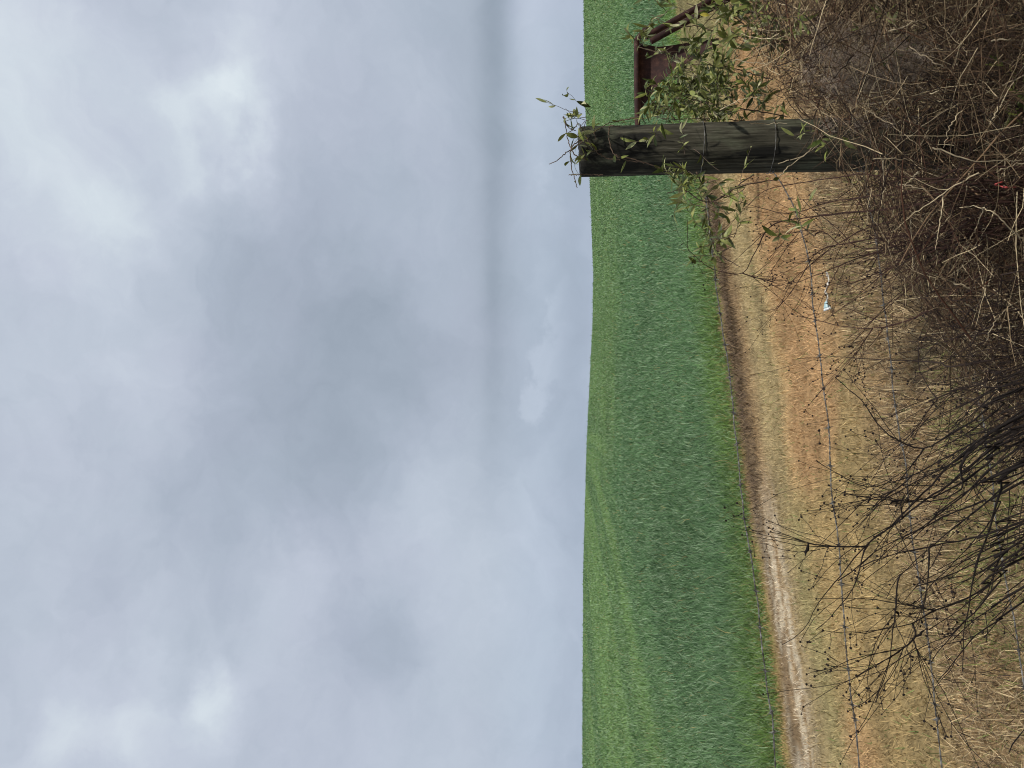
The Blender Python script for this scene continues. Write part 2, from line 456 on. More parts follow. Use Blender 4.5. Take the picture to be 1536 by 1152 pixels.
Vp, Tp, Qp = post_mesh(pt, pb, RAD, 3)
mesh_np('post', Vp, Tp, Qp, mw, None, fence, smooth=True)
q0 = np.array([-2.35, 1.87, -.35]); q1 = np.array([-2.37, 1.87, 1.28])
Vp, Tp, Qp = post_mesh(q1, q0, .055, 9)
mesh_np('post', Vp, Tp, Qp, mw, None, fence, smooth=True)

mwire, nt, out = new_mat('galvanised_wire')
p = nt.nodes.new('ShaderNodeBsdfPrincipled'); p.inputs['Metallic'].default_value = .35; p.inputs['Roughness'].default_value = .55
tc = nt.nodes.new('ShaderNodeTexCoord')
c = ramp(noise(mapped((1, 1, 1)), 45, 4, .6), [(.38, (.030, .025, .021)), (.54, (.115, .112, .104)), (.70, (.24, .236, .225))])
nt.links.new(c, p.inputs['Base Color']); nt.links.new(p.outputs[0], out.inputs[0])

def fence_d(py):
    """distance of the wires, on the vertical plane between the two posts"""
    P0 = np.array([pt[0] - RAD, pt[1] - .02]); P1 = np.array([-2.36, 1.87])
    a_ = ((1152 - py) - 576) / F
    # x = a*k*y, solve P0 + t*(P1-P0)
    d_ = P1 - P0
    aa = a_ / math.cos(PITCH) * 1.0
    tpar = (P0[0] - aa * P0[1]) / (aa * d_[1] - d_[0])
    return P0[1] + tpar * d_[1]
WIRES = [
 [(1054, 262), (1061, 312), (1067, 365), (1073, 405), (1086, 516), (1097, 590), (1103, 645), (1109, 698), (1115, 755), (1122.5, 810), (1136, 915), (1147, 1001), (1156, 1065), (1165, 1148)],
 [(1158, 256), (1171, 275), (1182, 295), (1194, 321), (1216, 408), (1220, 456), (1226, 495), (1231.5, 552), (1239, 612), (1245, 691), (1248, 740), (1256, 795), (1264, 881), (1267, 964), (1275, 1039), (1282, 1080), (1288, 1150)],
 [(1296, 256), (1312, 343), (1321, 417), (1325, 456), (1330, 495), (1338, 554), (1343, 600), (1350, 657), (1357, 696), (1362, 744), (1370.5, 814), (1384, 907), (1395, 982), (1404, 1080), (1414, 1152)],
 [(1412, 250), (1424, 295), (1429, 350), (1439, 408), (1448, 456), (1451, 491), (1458, 528), (1467, 588), (1475, 636), (1479, 672), (1487, 720), (1502, 821), (1513, 889), (1524, 952), (1534, 1020), (1549, 1150)],
]
def barb_mesh():
    g = Geo()
    th = np.linspace(0, 4 * PI, 26)
    coil = np.stack([(th / (4 * PI) - .5) * .009, .0034 * np.cos(th), .0034 * np.sin(th)], 1)[None]
    V_, Q_, C_ = tubes(coil, np.full((1, 26), .0014), np.ones((1, 3)), 5); g.add(V_, None, Q_, C_)
    for d_ in ((-.3, .9, .45), (.3, -.9, -.35), (.2, .35, -.95), (-.25, -.4, .9)):
        d_ = np.array(d_) / np.linalg.norm(d_)
        pl = np.stack([d_ * .002, d_ * .008, d_ * .015])[None]
        V_, Q_, C_ = tubes(pl, np.array([[.0014, .0013, .0003]]), np.ones((1, 3)), 5); g.add(V_, None, Q_, C_)
    o = g.build('barb', mwire); me = o.data; bpy.data.objects.remove(o); return me
BARB = barb_mesh()
for wi, pts in enumerate(WIRES):
    P3 = [at(px, py, fence_d(py)) for px, py in pts]
    last = P3[-1]; zend = last[2] + (.02, .01, .0, -.01)[wi]
    P3.append(np.array([-2.30, 1.88, zend]))
    L = np.sum(np.linalg.norm(np.diff(np.array(P3), axis=0), axis=1))
    m = int(L / .005)
    c = spline(P3, m)
    c[:, 2] += .0025 * fbm1(np.linspace(0, L * 9, m), 70 + wi) ; c[:, 1] += .002 * fbm1(np.linspace(0, L * 7, m), 80 + wi)
    ph = np.linspace(0, L / .034 * 2 * PI, m)
    tn = norm(np.gradient(c, axis=0)); up = np.array([0, 0, 1.]); sd = norm(np.cross(tn, up)); u2 = np.cross(sd, tn)
    g = Geo()
    for o_ in (0, PI):
        off = .0014 * (np.cos(ph + o_)[:, None] * sd + np.sin(ph + o_)[:, None] * u2)
        V_, Q_, C_ = tubes((c + off)[None], np.full((1, m), .00125), np.ones((1, 3)), 5); g.add(V_, None, Q_, C_)
    # wrap round the post, tied off
    th = np.linspace(0, 2 * PI * 1.15, 60) + 2.6
    f = (pt[2] - P3[0][2]) / (pt[2] - pb[2]); cc = pt + (pb - pt) * f
    rr = RAD * 1.045 + .001
    wr = np.stack([cc[0] + rr * np.cos(th), cc[1] + rr * np.sin(th), cc[2] + .012 * np.sin(th * .5) + .006 * np.linspace(-1, 1, 60)], 1)
    V_, Q_, C_ = tubes(wr[None], np.full((1, 60), .0014), np.ones((1, 3)), 5); g.add(V_, None, Q_, C_)
    w = g.build('wire', mwire, fence)
    s0 = .10 + .03 * wi
    while s0 < L - .1:
        kk = int(s0 / L * (m - 1))
        bo = bpy.data.objects.new('barb', BARB); col.objects.link(bo)
        bo.parent = w
        x_ = Vector(tn[kk]); q_ = x_.to_track_quat('X', 'Z')
        bo.matrix_parent_inverse = Matrix.Translation(-fence.location) if False else Matrix.Identity(4)
        bo.location = [float(v) for v in c[kk]]
        q_ = q_ @ Matrix.Rotation(random.uniform(0, 6.28), 3, 'X').to_quaternion()
        bo.rotation_mode = 'QUATERNION'; bo.rotation_quaternion = q_
        s0 += random.uniform(.10, .13)

# ------------------------------------------------------------------ rusty frame beyond the post
mrust, nt, out = new_mat('rusted_steel')
p = nt.nodes.new('ShaderNodeBsdfPrincipled'); p.inputs['Roughness'].default_value = .8; p.inputs['Specular IOR Level'].default_value = .2
tc = nt.nodes.new('ShaderNodeTexCoord')
c = ramp(noise(mapped((1, 1, 1)), 22, 8, .7), [(.3, (.014, .008, .008)), (.5, (.032, .015, .013)), (.62, (.055, .026, .020)), (.75, (.11, .07, .055))])
nt.links.new(c, p.inputs['Base Color'])
bp = nt.nodes.new('ShaderNodeBump'); bp.inputs['Strength'].default_value = .5; bp.inputs['Distance'].default_value = .004
nt.links.new(noise(mapped((1, 1, 1)), 120, 5, .7), bp.inputs['Height']); nt.links.new(bp.outputs['Normal'], p.inputs['Normal'])
nt.links.new(p.outputs[0], out.inputs[0])

FD = 6.4
def pipe(name, pts, rad, parent, S=14, cap=True):
    pts = np.asarray(pts, float)
    m = max(8, len(pts) * 6) if len(pts) > 2 else 6
    c_ = spline(pts, m) if len(pts) > 2 else spline(pts, m)
    V_, Q_, C_ = tubes(c_[None], np.full((1, m), rad), np.ones((1, 3)), S)
    g = Geo().add(V_, None, Q_, C_)
    if cap:
        for e in (0, m - 1):
            rim = V_[e * S:(e + 1) * S]; cn = rim.mean(0, keepdims=True)
            inn = cn + (rim - cn) * .8
            g.add(np.vstack([rim, inn, cn]), [(S + k_, S + (k_ + 1) % S, 2 * S) for k_ in range(S)], [(k_, (k_ + 1) % S, S + (k_ + 1) % S, S + k_) for k_ in range(S)])
    return g.build(name, mrust, parent, smooth=True)
base = at(951, 150, FD)
frame = empty('steel_frame', (base[0], base[1], 0), 'rusty brown steel pipe frame with sloping rails and a triangular plate behind the post', 'steel frame')
tr = 4.1 / F * FD
leg_top = at(957, 212, FD)
pipe('top_rail', [leg_top, at(955.5, 150, FD), at(955, 62, FD)], tr, frame)
pipe('corner_stub', [at(954, 62, FD - .01), at(971, 41, FD - .02)], tr * 1.12, frame)
def to_ground(p0, p1):
    p0, p1 = np.asarray(p0), np.asarray(p1); d_ = p1 - p0
    return p0 + d_ * (p0[2] + .05) / -d_[2]
a0, a1 = at(968, 55, FD + .06), at(1062, 3, FD + .10)
pipe('sloping_rail', [a0, to_ground(a0, a1)], tr * 1.15, frame)
a0, a1 = at(976, 62, FD - .04), at(1085, 2, FD - .08)
pipe('sloping_rail', [a0, to_ground(a0, a1)], tr * 1.15, frame)
pipe('leg', [leg_top, np.array([leg_top[0], leg_top[1], -.05])], tr, frame)
poly = [(957, 170), (957, 64), (985, 70), (1000, 69), (1078, 57), (1079, 66), (1010, 106), (990, 124)]
PF = np.array([at(a_, b_, FD + .045) for a_, b_ in poly]); PB = PF + np.array([0, .012, 0])
g = Geo(); m = len(poly)
ctr = m // 2
fan = [(0, 1, 7), (1, 2, 7), (2, 6, 7), (2, 3, 6), (3, 5, 6), (3, 4, 5)]
g.add(np.vstack([PF, PB]), [t_ for t_ in fan] + [(t_[0] + m, t_[2] + m, t_[1] + m) for t_ in fan], [(k_, (k_ + 1) % m, m + (k_ + 1) % m, m + k_) for k_ in range(m)])
g.build('gusset_plate', mrust, frame)

# ------------------------------------------------------------------ leaves and vines
def leaf_template():
    prof = [(0, .10), (.12, .55), (.32, .95), (.55, 1.0), (.78, .62), (1, .02)]
    V_ = []
    for f_, w_ in prof:
        V_ += [(-w_, f_, .28 * w_), (0, f_, 0), (w_, f_, .28 * w_)]
    V_ = np.array(V_, float)
    Q_ = []
    for k_ in range(len(prof) - 1):
        b_ = k_ * 3
        Q_ += [(b_, b_ + 1, b_ + 4, b_ + 3), (b_ + 1, b_ + 2, b_ + 5, b_ + 4)]
    return V_, np.array(Q_)
LV, LQ = leaf_template()
def leaves(P, D, N, L, W, curl, C):
    """P roots, D heading, N rough normal"""
    n = len(P)
    D = norm(D); S = norm(np.cross(D, N)); U = np.cross(S, D)
    f = LV[None, :, 1]; w = LV[None, :, 0]; z = LV[None, :, 2]
    ang = curl[:, None] * f
    along = L[:, None] * np.where(np.abs(curl[:, None]) < 1e-3, f, np.sin(ang) / np.where(np.abs(curl[:, None]) < 1e-3, 1, curl[:, None]))
    lift = L[:, None] * np.where(np.abs(curl[:, None]) < 1e-3, 0, (1 - np.cos(ang)) / np.where(np.abs(curl[:, None]) < 1e-3, 1, curl[:, None]))
    V_ = P[:, None] + D[:, None] * along[..., None] + S[:, None] * (w * W[:, None])[..., None] + U[:, None] * (z * W[:, None] - lift)[..., None]
    m = LV.shape[0]
    Q_ = (np.arange(n) * m)[:, None, None] + LQ[None]
    return V_.reshape(-1, 3), Q_.reshape(-1, 4), np.repeat(C, m, 0)

GREENS = np.array([[.105, .125, .026], [.150, .170, .036], [.20, .215, .065], [.28, .29, .13], [.062, .085, .020], [.38, .37, .21]])
GP = np.array([.26, .28, .18, .10, .13, .05])
def leaf_colors(n):
    return GREENS[rng.choice(len(GREENS), n, p=GP)] * rng.uniform(.75, 1.25, (n, 1))

def sprig_leaves(g, curve, per, L, spread=1.0, C=None):
    """pairs of leaves along a stem curve"""
    m = len(curve)
    idx = rng.uniform(.15, 1.0, per) * (m - 1)
    i0 = np.clip(idx.astype(int), 0, m - 2)
    P = curve[i0] + (curve[i0 + 1] - curve[i0]) * (idx - i0)[:, None]
    tg = norm(curve[i0 + 1] - curve[i0])
    D = norm(tg * .8 + rng.normal(size=(per, 3)) * .75 * spread + np.array([0, 0, .15]))
    N = norm(np.array([0, -.4, 1.0]) + rng.normal(size=(per, 3)) * .8)
    l = rng.uniform(.4, 1.3, per) * L
    V_, Q_, C_ = leaves(P, D, N, l, l * rng.uniform(.08, .15, per), rng.uniform(-.5, 1.7, per), leaf_colors(per) if C is None else C)
    g.add(V_, None, Q_, C_)

def rand_curve(p0, d0, L, K=9, wob=.5, grav=0.0):
    p = np.array(p0, float); d = np.array(d0, float); d /= np.linalg.norm(d)
    out = [p.copy()]
    for _ in range(K - 1):
        d = d + rng.normal(size=3) * wob * .35 + np.array([0, 0, -grav]); d /= np.linalg.norm(d)
        p = p + d * L / (K - 1); out.append(p.copy())
    return np.array(out)

def add_curve(g, curve, r0, r1, c, S=5):
    K = len(curve)
    V_, Q_, C_ = tubes(curve[None], np.linspace(r0, r1, K)[None], np.asarray(c, float)[None], S)
    g.add(V_, None, Q_, C_)

STEM = (.09, .062, .042)
def vine(label, stems, sprigs, D, L=.062, dj=.12, lpc=9, base=None, sl=1.5):
    """stems: traced main stems in photo pixels; sprigs: (px,py,sx,sy,count) clumps of short leafy shoots"""
    b = at(*stems[0][0], D) if base is None else base
    root = empty('climbing_vine', (b[0], b[1], 0), label, 'vine', 'leafy vines climbing the fence')
    gl = Geo()
    for st in stems:
        gs = Geo()
        c_ = spline([at(px, py, D + rng.uniform(-.03, .03)) for px, py in st], 8 * len(st))
        c_ += rng.normal(size=c_.shape) * .0012
        add_curve(gs, c_, .0023, .0013, STEM)
        gs.build('stem', M_TWIG, root)
        sprig_leaves(gl, c_, max(1, int(len(st) * sl)), L)
    for px, py, sx, sy, cnt in sprigs:
        for _ in range(cnt):
            p0 = at(px + rng.normal() * sx, py + rng.normal() * sy, D + rng.normal() * dj)
            c_ = rand_curve(p0, rng.normal(size=3) + np.array([0, -.3, .6]), rng.uniform(.05, .16), 7, .5)
            add_curve(gl, c_, .0013, .0006, np.array(STEM) * rng.uniform(.7, 1.8), 4)
            sprig_leaves(gl, c_, int(rng.integers(max(2, lpc - 4), lpc + 3)), L)
    gl.build('foliage', M_LEAF, root, smooth=False)
    return root

vine('thin vine with narrow leaves arching over the cut top of the post',
     [[(930, 240), (905, 235), (884, 214), (874, 196), (868, 186), (858, 196), (842, 205)],
      [(905, 262), (880, 262), (868, 262), (853, 262)], [(884, 206), (860, 222), (836, 240), (824, 246)],
      [(880, 240), (862, 232), (853, 212), (846, 175)], [(872, 210), (857, 222), (858, 252), (866, 282)],
      [(960, 175), (935, 180), (912, 185), (890, 200)], [(930, 190), (914, 192), (922, 232), (966, 245)],
      [(845, 175), (852, 190), (864, 196)], [(925, 232), (970, 245), (1014, 262)]],
     [(879, 175, 4, 6, 6), (892, 222, 6, 14, 3), (984, 216, 6, 8, 2), (1028, 228, 6, 8, 3)], 2.66, .047, .015, 6, sl=.8)
vine('dense leafy vine mass with narrow leaves over the steel frame beside the post',
     [[(1180, 175), (1100, 160), (1040, 150), (1000, 130)], [(1160, 120), (1090, 100), (1030, 95), (990, 75)], [(1180, 190), (1080, 178), (1000, 178), (965, 170)],
      [(1100, 60), (1050, 40), (1010, 40), (975, 22)], [(1010, 70), (990, 78), (955, 70)], [(1060, 190), (1040, 110), (1022, 60)]],
     [(1036, 102, 12, 12, 12), (1040, 148, 22, 14, 44), (990, 168, 10, 8, 13), (1068, 125, 24, 20, 34), (1105, 165, 26, 13, 20), (962, 68, 6, 5, 3), (1085, 85, 18, 18, 8), (1140, 140, 26, 24, 14)], 3.0, .043, .12, 11)
vine('broad-leaved green vine hanging over the brush at the top corner',
     [[(1250, 30), (1180, 25), (1120, 20), (1060, 30)], [(1180, 50), (1130, 45), (1090, 20), (1030, 5)]],
     [(1125, 28, 22, 18, 26), (1042, 42, 8, 10, 4), (1150, 60, 18, 14, 10), (1000, 18, 14, 10, 3)], 2.7, .047, .08, 12, sl=1)
vine('leafy vine clinging to the top wire against the near face of the post',
     [[(1130, 262), (1075, 300), (1050, 300), (1025, 285), (1000, 290)], [(1045, 258), (1062, 300), (1066, 350), (1078, 380), (1110, 400)], [(1075, 300), (1110, 280), (1160, 270)]],
     [(1042, 285, 12, 12, 10), (1052, 302, 10, 12, 7), (1092, 352, 9, 10, 6), (1100, 370, 7, 7, 2), (1120, 285, 14, 8, 4), (1035, 264, 8, 5, 4)], 2.55, .043, .04, 9)
vine('small green sprigs sprouting low in the dark tangled brush',
     [[(1545, 180), (1525, 168), (1512, 160)], [(1545, 90), (1520, 92), (1505, 100)]],
     [(1520, 164, 7, 8, 4), (1512, 96, 8, 8, 3), (1345, 60, 20, 20, 4), (1225, 202, 5, 5, 3), (1180, 20, 30, 15, 6), (1215, 350, 6, 5, 2), (1180, 355, 8, 8, 2)], 2.2, .045, .06, 7)

# yellowed leaf hanging on the vine
yl = Geo(); V_, Q_, C_ = leaves(np.array([at(1050, 22, 2.62)]), np.array([[-.1, -.2, -1.]]), np.array([[0, -1., .1]]), np.array([.034]), np.array([.0065]), np.array([.6]), np.array([[.45, .38, .06]]))
yl.add(V_, None, Q_, C_)
tag(yl.build('yellow_leaf', M_LEAF), 'single bright yellow leaf hanging beside the sloping rusty pipes', 'leaf')

# ------------------------------------------------------------------ dead shrubs, canes traced one by one
ICO_V, ICO_T = None, None
def ico():
    t = (1 + 5 ** .5) / 2
    v = np.array([(-1, t, 0), (1, t, 0), (-1, -t, 0), (1, -t, 0), (0, -1, t), (0, 1, t), (0, -1, -t), (0, 1, -t), (t, 0, -1), (t, 0, 1), (-t, 0, -1), (-t, 0, 1)], float)
    f = np.array([(0, 11, 5), (0, 5, 1), (0, 1, 7), (0, 7, 10), (0, 10, 11), (1, 5, 9), (5, 11, 4), (11, 10, 2), (10, 7, 6), (7, 1, 8), (3, 9, 4), (3, 4, 2), (3, 2, 6), (3, 6, 8), (3, 8, 9), (4, 9, 5), (2, 4, 11), (6, 2, 10), (8, 6, 7), (9, 8, 1)])
    return v / np.linalg.norm(v[0]), f
ICO_V, ICO_T = ico()
def balls(g, P, R, C):
    n = len(P)
    sc = rng.uniform(.75, 1.25, (n, 12, 1))
    V_ = P[:, None] + ICO_V[None] * sc * R[:, None, None]
    T_ = (np.arange(n) * 12)[:, None, None] + ICO_T[None]
    g.add(V_.reshape(-1, 3), T_.reshape(-1, 3), None, np.repeat(C, 12, 0))

BARK = np.array([.011, .008, .007])
def cane(heads, parent, px_pts, d0, d1, r0, twigs, bark=BARK, seeds=True, root_pt=None, stub=True):
    """one traced cane with side twigs carrying round seed heads"""
    K = len(px_pts)
    pts = [at(px, py, d0 + (d1 - d0) * (1536 - px) / 350 + .05 * math.sin(px * .013 + d0 * 9) + .04 * math.sin(py * .017)) for k_, (px, py) in enumerate(px_pts)]
    if root_pt is None: r0 = r0 * .42
    if root_pt is not None: pts = [np.asarray(root_pt, float)] + pts
    m = 7 * len(pts)
    c_ = spline(pts, m)
    L = np.sum(np.linalg.norm(np.diff(c_, axis=0), axis=1))
    c_ = c_ + np.stack([fbm1(np.linspace(0, L * 40, m), int(rng.integers(1e6))) for _ in range(3)], 1) * .0012
    g = Geo()
    u_ = np.linspace(0, 1, m); rad = np.maximum(.0008, r0 * (1 - u_) ** .75 * .92 + r0 * .08)
    kn = rng.random(m) < .12; rad[kn] *= 1.45
    V_, Q_, C_ = tubes(c_[None], rad[None], (bark * rng.uniform(.8, 1.3))[None], 6); g.add(V_, None, Q_, C_)
    SP, SR = [], []
    for _ in range(twigs):
        k_ = int(rng.uniform(.25, 1) * (m - 2)); tg = norm(c_[k_ + 1] - c_[k_])
        d_ = norm(tg + rng.normal(size=3) * .5 + np.array([0, 0, .1]))
        tw = rand_curve(c_[k_], d_, rng.uniform(.07, .26), 6, .34)
        add_curve(g, tw, min(.0011, rad[k_] * .6), .0005, bark * rng.uniform(.8, 1.7), 4)
        if seeds:
            for e in range(int(rng.integers(1, 4))):
                kk = int(rng.integers(2, 6)); st = tw[kk]
                d2 = norm(norm(tw[min(kk, 4) + 1] - tw[min(kk, 4)]) + rng.normal(size=3) * .9)
                tip = rand_curve(st, d2, rng.uniform(.012, .04), 3, .4)
                add_curve(g, tip, .0006, .0005, bark * 1.3, 3)
                SP.append(tip[-1]); SR.append(rng.uniform(.0016, .0029))
            SP.append(tw[-1]); SR.append(rng.uniform(.0016, .0029))
    # a few clinging shrivelled husks
    if stub:
        for _ in range(int(rng.integers(0, 3))):
            k_ = int(rng.uniform(.1, .8) * (m - 2))
            d_ = norm(norm(c_[k_ + 1] - c_[k_]) * rng.choice([-1, 1]) + rng.normal(size=3) * .5) * rng.uniform(.012, .034)
            hk = np.array([c_[k_] + d_ * f_ for f_ in (0, .2, .45, .7, 1)]) + rng.normal(size=(5, 3)) * .0012
            V_, Q_, C_ = tubes(hk[None], np.array([[.0008, .0022, .0030, .0022, .0005]]) * rng.uniform(.6, 1.3), np.array([bark * .7]), 5); g.add(V_, None, Q_, C_)
    o = g.build('cane', M_TWIG, parent)
    if SP:
        balls(heads, np.array(SP), np.array(SR), np.tile(np.array([.016, .012, .011]), (len(SP), 1)) * rng.uniform(.7, 1.5, (len(SP), 1)))
    return o

def shrub(label, rootpx, rd, canes, d0, d1, r0, tw, bark=BARK, seeds=True, spread=.06, stub=True):
    rp = at(*rootpx, rd); rp = np.array([rp[0], rp[1], 0])
    root = empty('dead_shrub', rp, label, 'shrub', 'dead shrubs by the fence')
    heads = Geo()
    for cn in canes:
        j = rp + np.array([rng.normal() * spread, rng.normal() * spread, -.03])
        cane(heads, root, cn, d0, d1, r0 * rng.uniform(.75, 1.15), tw, bark, seeds, j if cn[0][0] > 1420 else None, stub)
    if heads.n: tag(heads.build('seed_heads', M_SEED, root), kind='stuff')
    return root

def fan(n_, y0, y1, l0, l1, a0, a1, x0=1545):
    out_ = []
    for _ in range(n_):
        p_ = np.array([x0 + 0., rng.uniform(y0, y1)]); a_ = math.radians(rng.uniform(a0, a1)); L_ = rng.uniform(l0, l1); pts_ = [tuple(p_)]
        for k_ in range(4):
            a_ += rng.normal() * .10; p_ = p_ + np.array([-math.cos(a_), math.sin(a_)]) * L_ / 4; pts_.append(tuple(p_))
        out_.append(pts_)
    return out_
shrub('dark leafless shrub with long branching canes and tiny seed heads before the wires', (1536, 330), 1.60, [
    [(1536, 583), (1480, 614), (1448, 638), (1387, 672), (1350, 661), (1321, 643), (1297, 605), (1281, 590), (1252, 567)],
    [(1536, 614), (1477, 655), (1422, 684), (1372, 712), (1321, 727), (1292, 730), (1265, 715), (1224, 690)],
    [(1536, 621), (1431, 693), (1352, 774), (1299, 819), (1258, 866), (1224, 911), (1205, 945), (1174, 967)],
    [(1540, 690), (1513, 724), (1460, 769), (1400, 817), (1352, 862), (1329, 896)],
    [(1530, 640), (1490, 672), (1430, 720), (1389, 750), (1352, 778), (1301, 819), (1280, 881), (1247, 924), (1224, 945)],
    [(1299, 819), (1258, 821), (1228, 817), (1168, 802)],
    [(1513, 640), (1440, 735), (1373, 753), (1320, 745), (1268, 742)],
    [(1536, 660), (1487, 690), (1440, 726), (1400, 745), (1352, 752), (1310, 748), (1250, 735)],
    [(1372, 712), (1340, 735), (1290, 752), (1240, 763)],
    [(1387, 672), (1366, 700), (1350, 720)],
    [(1352, 776), (1352, 752), (1360, 738)],
] + fan(13, 540, 720, 110, 330, 18, 44), 1.62, 1.80, .0048, 8)
shrub('dark dead shrub with drooping forked canes low at the open end of the strip', (1600, 470), 1.50, [
    [(1536, 836), (1483, 877), (1445, 900), (1404, 915), (1370, 934), (1340, 941), (1299, 947)],
    [(1536, 881), (1498, 904), (1453, 937), (1430, 960)],
    [(1530, 700), (1505, 724), (1487, 787), (1468, 836), (1453, 907), (1445, 964), (1444, 1009)],
    [(1370, 934), (1370, 956), (1333, 988), (1284, 1016)],
    [(1370, 956), (1377, 980), (1380, 1003)],
    [(1352, 862), (1348, 870), (1339, 945), (1335, 990), (1314, 1050)],
    [(1400, 817), (1393, 821), (1393, 870), (1384, 919)],
    [(1404, 915), (1352, 905), (1346, 890)],
    [(1498, 904), (1490, 945), (1480, 965)],
    [(1536, 780), (1470, 805), (1400, 818), (1330, 835), (1290, 850)],
    [(1536, 1093), (1524, 1112), (1512, 1130)],
] + fan(9, 740, 900, 90, 240, 22, 52), 1.50, 1.66, .0046, 7)
shrub('tangled dead shrub with wide arching reddish brown canes just beyond the post', (1536, 300), 1.95, [
    [(1430, 335), (1384, 353), (1348, 367), (1317, 377), (1257, 399), (1211, 418), (1191, 424), (1133, 432)],
    [(1440, 300), (1331, 333), (1288, 348), (1257, 365), (1223, 391), (1190, 420), (1168, 460), (1143, 466)],
    [(1430, 290), (1380, 305), (1297, 317), (1257, 320), (1216, 326), (1159, 337), (1131, 381), (1114, 410), (1073, 405), (1042, 384), (1031, 369), (1031, 329)],
    [(1450, 340), (1300, 360), (1228, 377), (1195, 427), (1162, 465), (1143, 466)],
    [(1536, 393), (1451, 422), (1396, 465), (1309, 493), (1226, 481), (1202, 475)],
    [(1309, 493), (1295, 515), (1280, 537)],
    [(1500, 250), (1400, 268), (1290, 262), (1200, 275), (1150, 285), (1100, 330), (1085, 345)],
    [(1470, 270), (1360, 290), (1260, 300), (1180, 320), (1120, 305), (1080, 290)],
    [(1480, 350), (1380, 365), (1290, 372), (1260, 345), (1225, 320), (1205, 300)],
    [(1114, 410), (1140, 418), (1160, 422)],
    [(1257, 365), (1226, 345), (1180, 350)],
] + fan(14, 270, 380, 120, 300, 5, 42, 1470), 1.95, 2.25, .0040, 13, np.array([.032, .016, .012]))
shrub('spindly dead shrub with thin crossing canes between the dark shrub and the arching one', (1600, 430), 1.85, [
    [(1536, 573), (1472, 576), (1436, 585), (1408, 597), (1360, 614), (1325, 630)],
    [(1436, 585), (1408, 597), (1379, 554), (1381, 504), (1398, 466)],
    [(1408, 597), (1360, 657), (1326, 681)],
    [(1536, 590), (1450, 597), (1390, 610), (1345, 640), (1325, 650)],
    [(1479, 542), (1408, 543), (1336, 540), (1264, 536), (1196, 537)],
    [(1520, 480), (1455, 520), (1400, 552), (1375, 560)],
    [(1500, 470), (1440, 505), (1370, 525), (1345, 530)],
    [(1536, 520), (1500, 505), (1450, 470), (1420, 440)],
    [(1490, 660), (1440, 648), (1400, 647)],
    [(1536, 610), (1500, 636), (1450, 655), (1390, 660)],
] + fan(12, 400, 580, 90, 240, 0, 40), 1.80, 2.02, .0036, 6, np.array([.024, .016, .013]))
rc = []
for k_ in range(16):
    yy = rng.uniform(-20, 230); xx = rng.uniform(1180, 1340)
    b_ = np.array([1536 + rng.uniform(0, 20), yy * .55 + 60 + rng.uniform(-50, 50)])
    mid = (b_ + np.array([xx, yy])) / 2 + rng.normal(size=2) * 18
    rc.append([tuple(b_), tuple(mid), (xx, yy)])
shrub('dense twiggy dead shrub heaped against the post under the leafy vine', (1700, 120), 2.25, rc, 2.2, 2.5, .0034, 12, np.array([.060, .040, .030]), False, .12, False)

# ------------------------------------------------------------------ pale dry stalks (traced) and the tangled brush mass
STALKS = [
 [(1467, 259), (1417, 288), (1367, 324), (1338, 348)], [(1415, 293), (1410, 330), (1404, 374)], [(1366, 329), (1368, 365), (1370, 403)],
 [(1326, 240), (1325, 293), (1317, 321)], [(1507, 240), (1507, 280), (1505, 324)], [(1351, 275), (1385, 284), (1415, 289)], [(1379, 257), (1365, 270), (1351, 285)],
 [(1536, 113), (1479, 139), (1408, 172), (1324, 237)], [(1240, 158), (1283, 129), (1324, 110)], [(1312, 0), (1330, 20), (1345, 43)],
 [(1453, 14), (1422, 57), (1391, 79)], [(1332, 48), (1370, 34), (1420, 16)], [(1273, 184), (1302, 172), (1336, 172), (1384, 189)],
 [(1398, 220), (1460, 240), (1536, 242)], [(1364, 72), (1400, 92), (1432, 110)], [(1441, 165), (1425, 190), (1415, 220)], [(1198, 48), (1230, 38), (1259, 30)],
 [(1488, 61), (1510, 60), (1528, 60)], [(1300, 165), (1340, 190), (1385, 225)], [(1395, 190), (1380, 220), (1362, 240)], [(1310, 238), (1340, 238), (1370, 240)],
 [(1495, 257), (1520, 248), (1545, 243)], [(1420, 12), (1460, 8), (1500, 14)], [(1395, 140), (1410, 136), (1420, 137)], [(1168, 5), (1210, 15), (1260, 0)],
 [(1180, 100), (1206, 72), (1220, 60), (1215, 40)], [(1448, 455), (1465, 467), (1484, 473)], [(1480, 510), (1488, 490), (1510, 462), (1536, 448)], [(1430, 425), (1450, 430), (1462, 440)],
 [(1485, 185), (1500, 160), (1520, 120)], [(1455, 260), (1445, 300), (1438, 310)], [(1536, 360), (1490, 320), (1470, 310), (1440, 312)], [(1476, 310), (1465, 340), (1455, 360)],
 [(1168, 245), (1210, 230), (1240, 190)], [(1168, 265), (1190, 245), (1230, 215)], [(1500, 540), (1470, 560), (1440, 570)], [(1400, 350), (1420, 330), (1450, 290)],
 [(1100, 90), (1140, 95), (1175, 92)], [(1126, 185), (1150, 186), (1180, 184)], [(1080, 165), (1110, 150), (1140, 145)], [(1538, 95), (1500, 150), (1470, 175)],
]
g = Geo()
for st in STALKS:
    d_ = rng.uniform(1.75, 2.05) if st[0][0] > 1300 else rng.uniform(2.2, 2.5)
    c_ = spline([at(px, py, d_ + rng.uniform(-.04, .04)) for px, py in st], 6 * len(st))
    cc = np.array([.38, .31, .20]) * rng.uniform(.35, 1.3)
    add_curve(g, c_ + rng.normal(size=c_.shape) * .0015, rng.uniform(.0009, .0021), .0006, cc, 5)
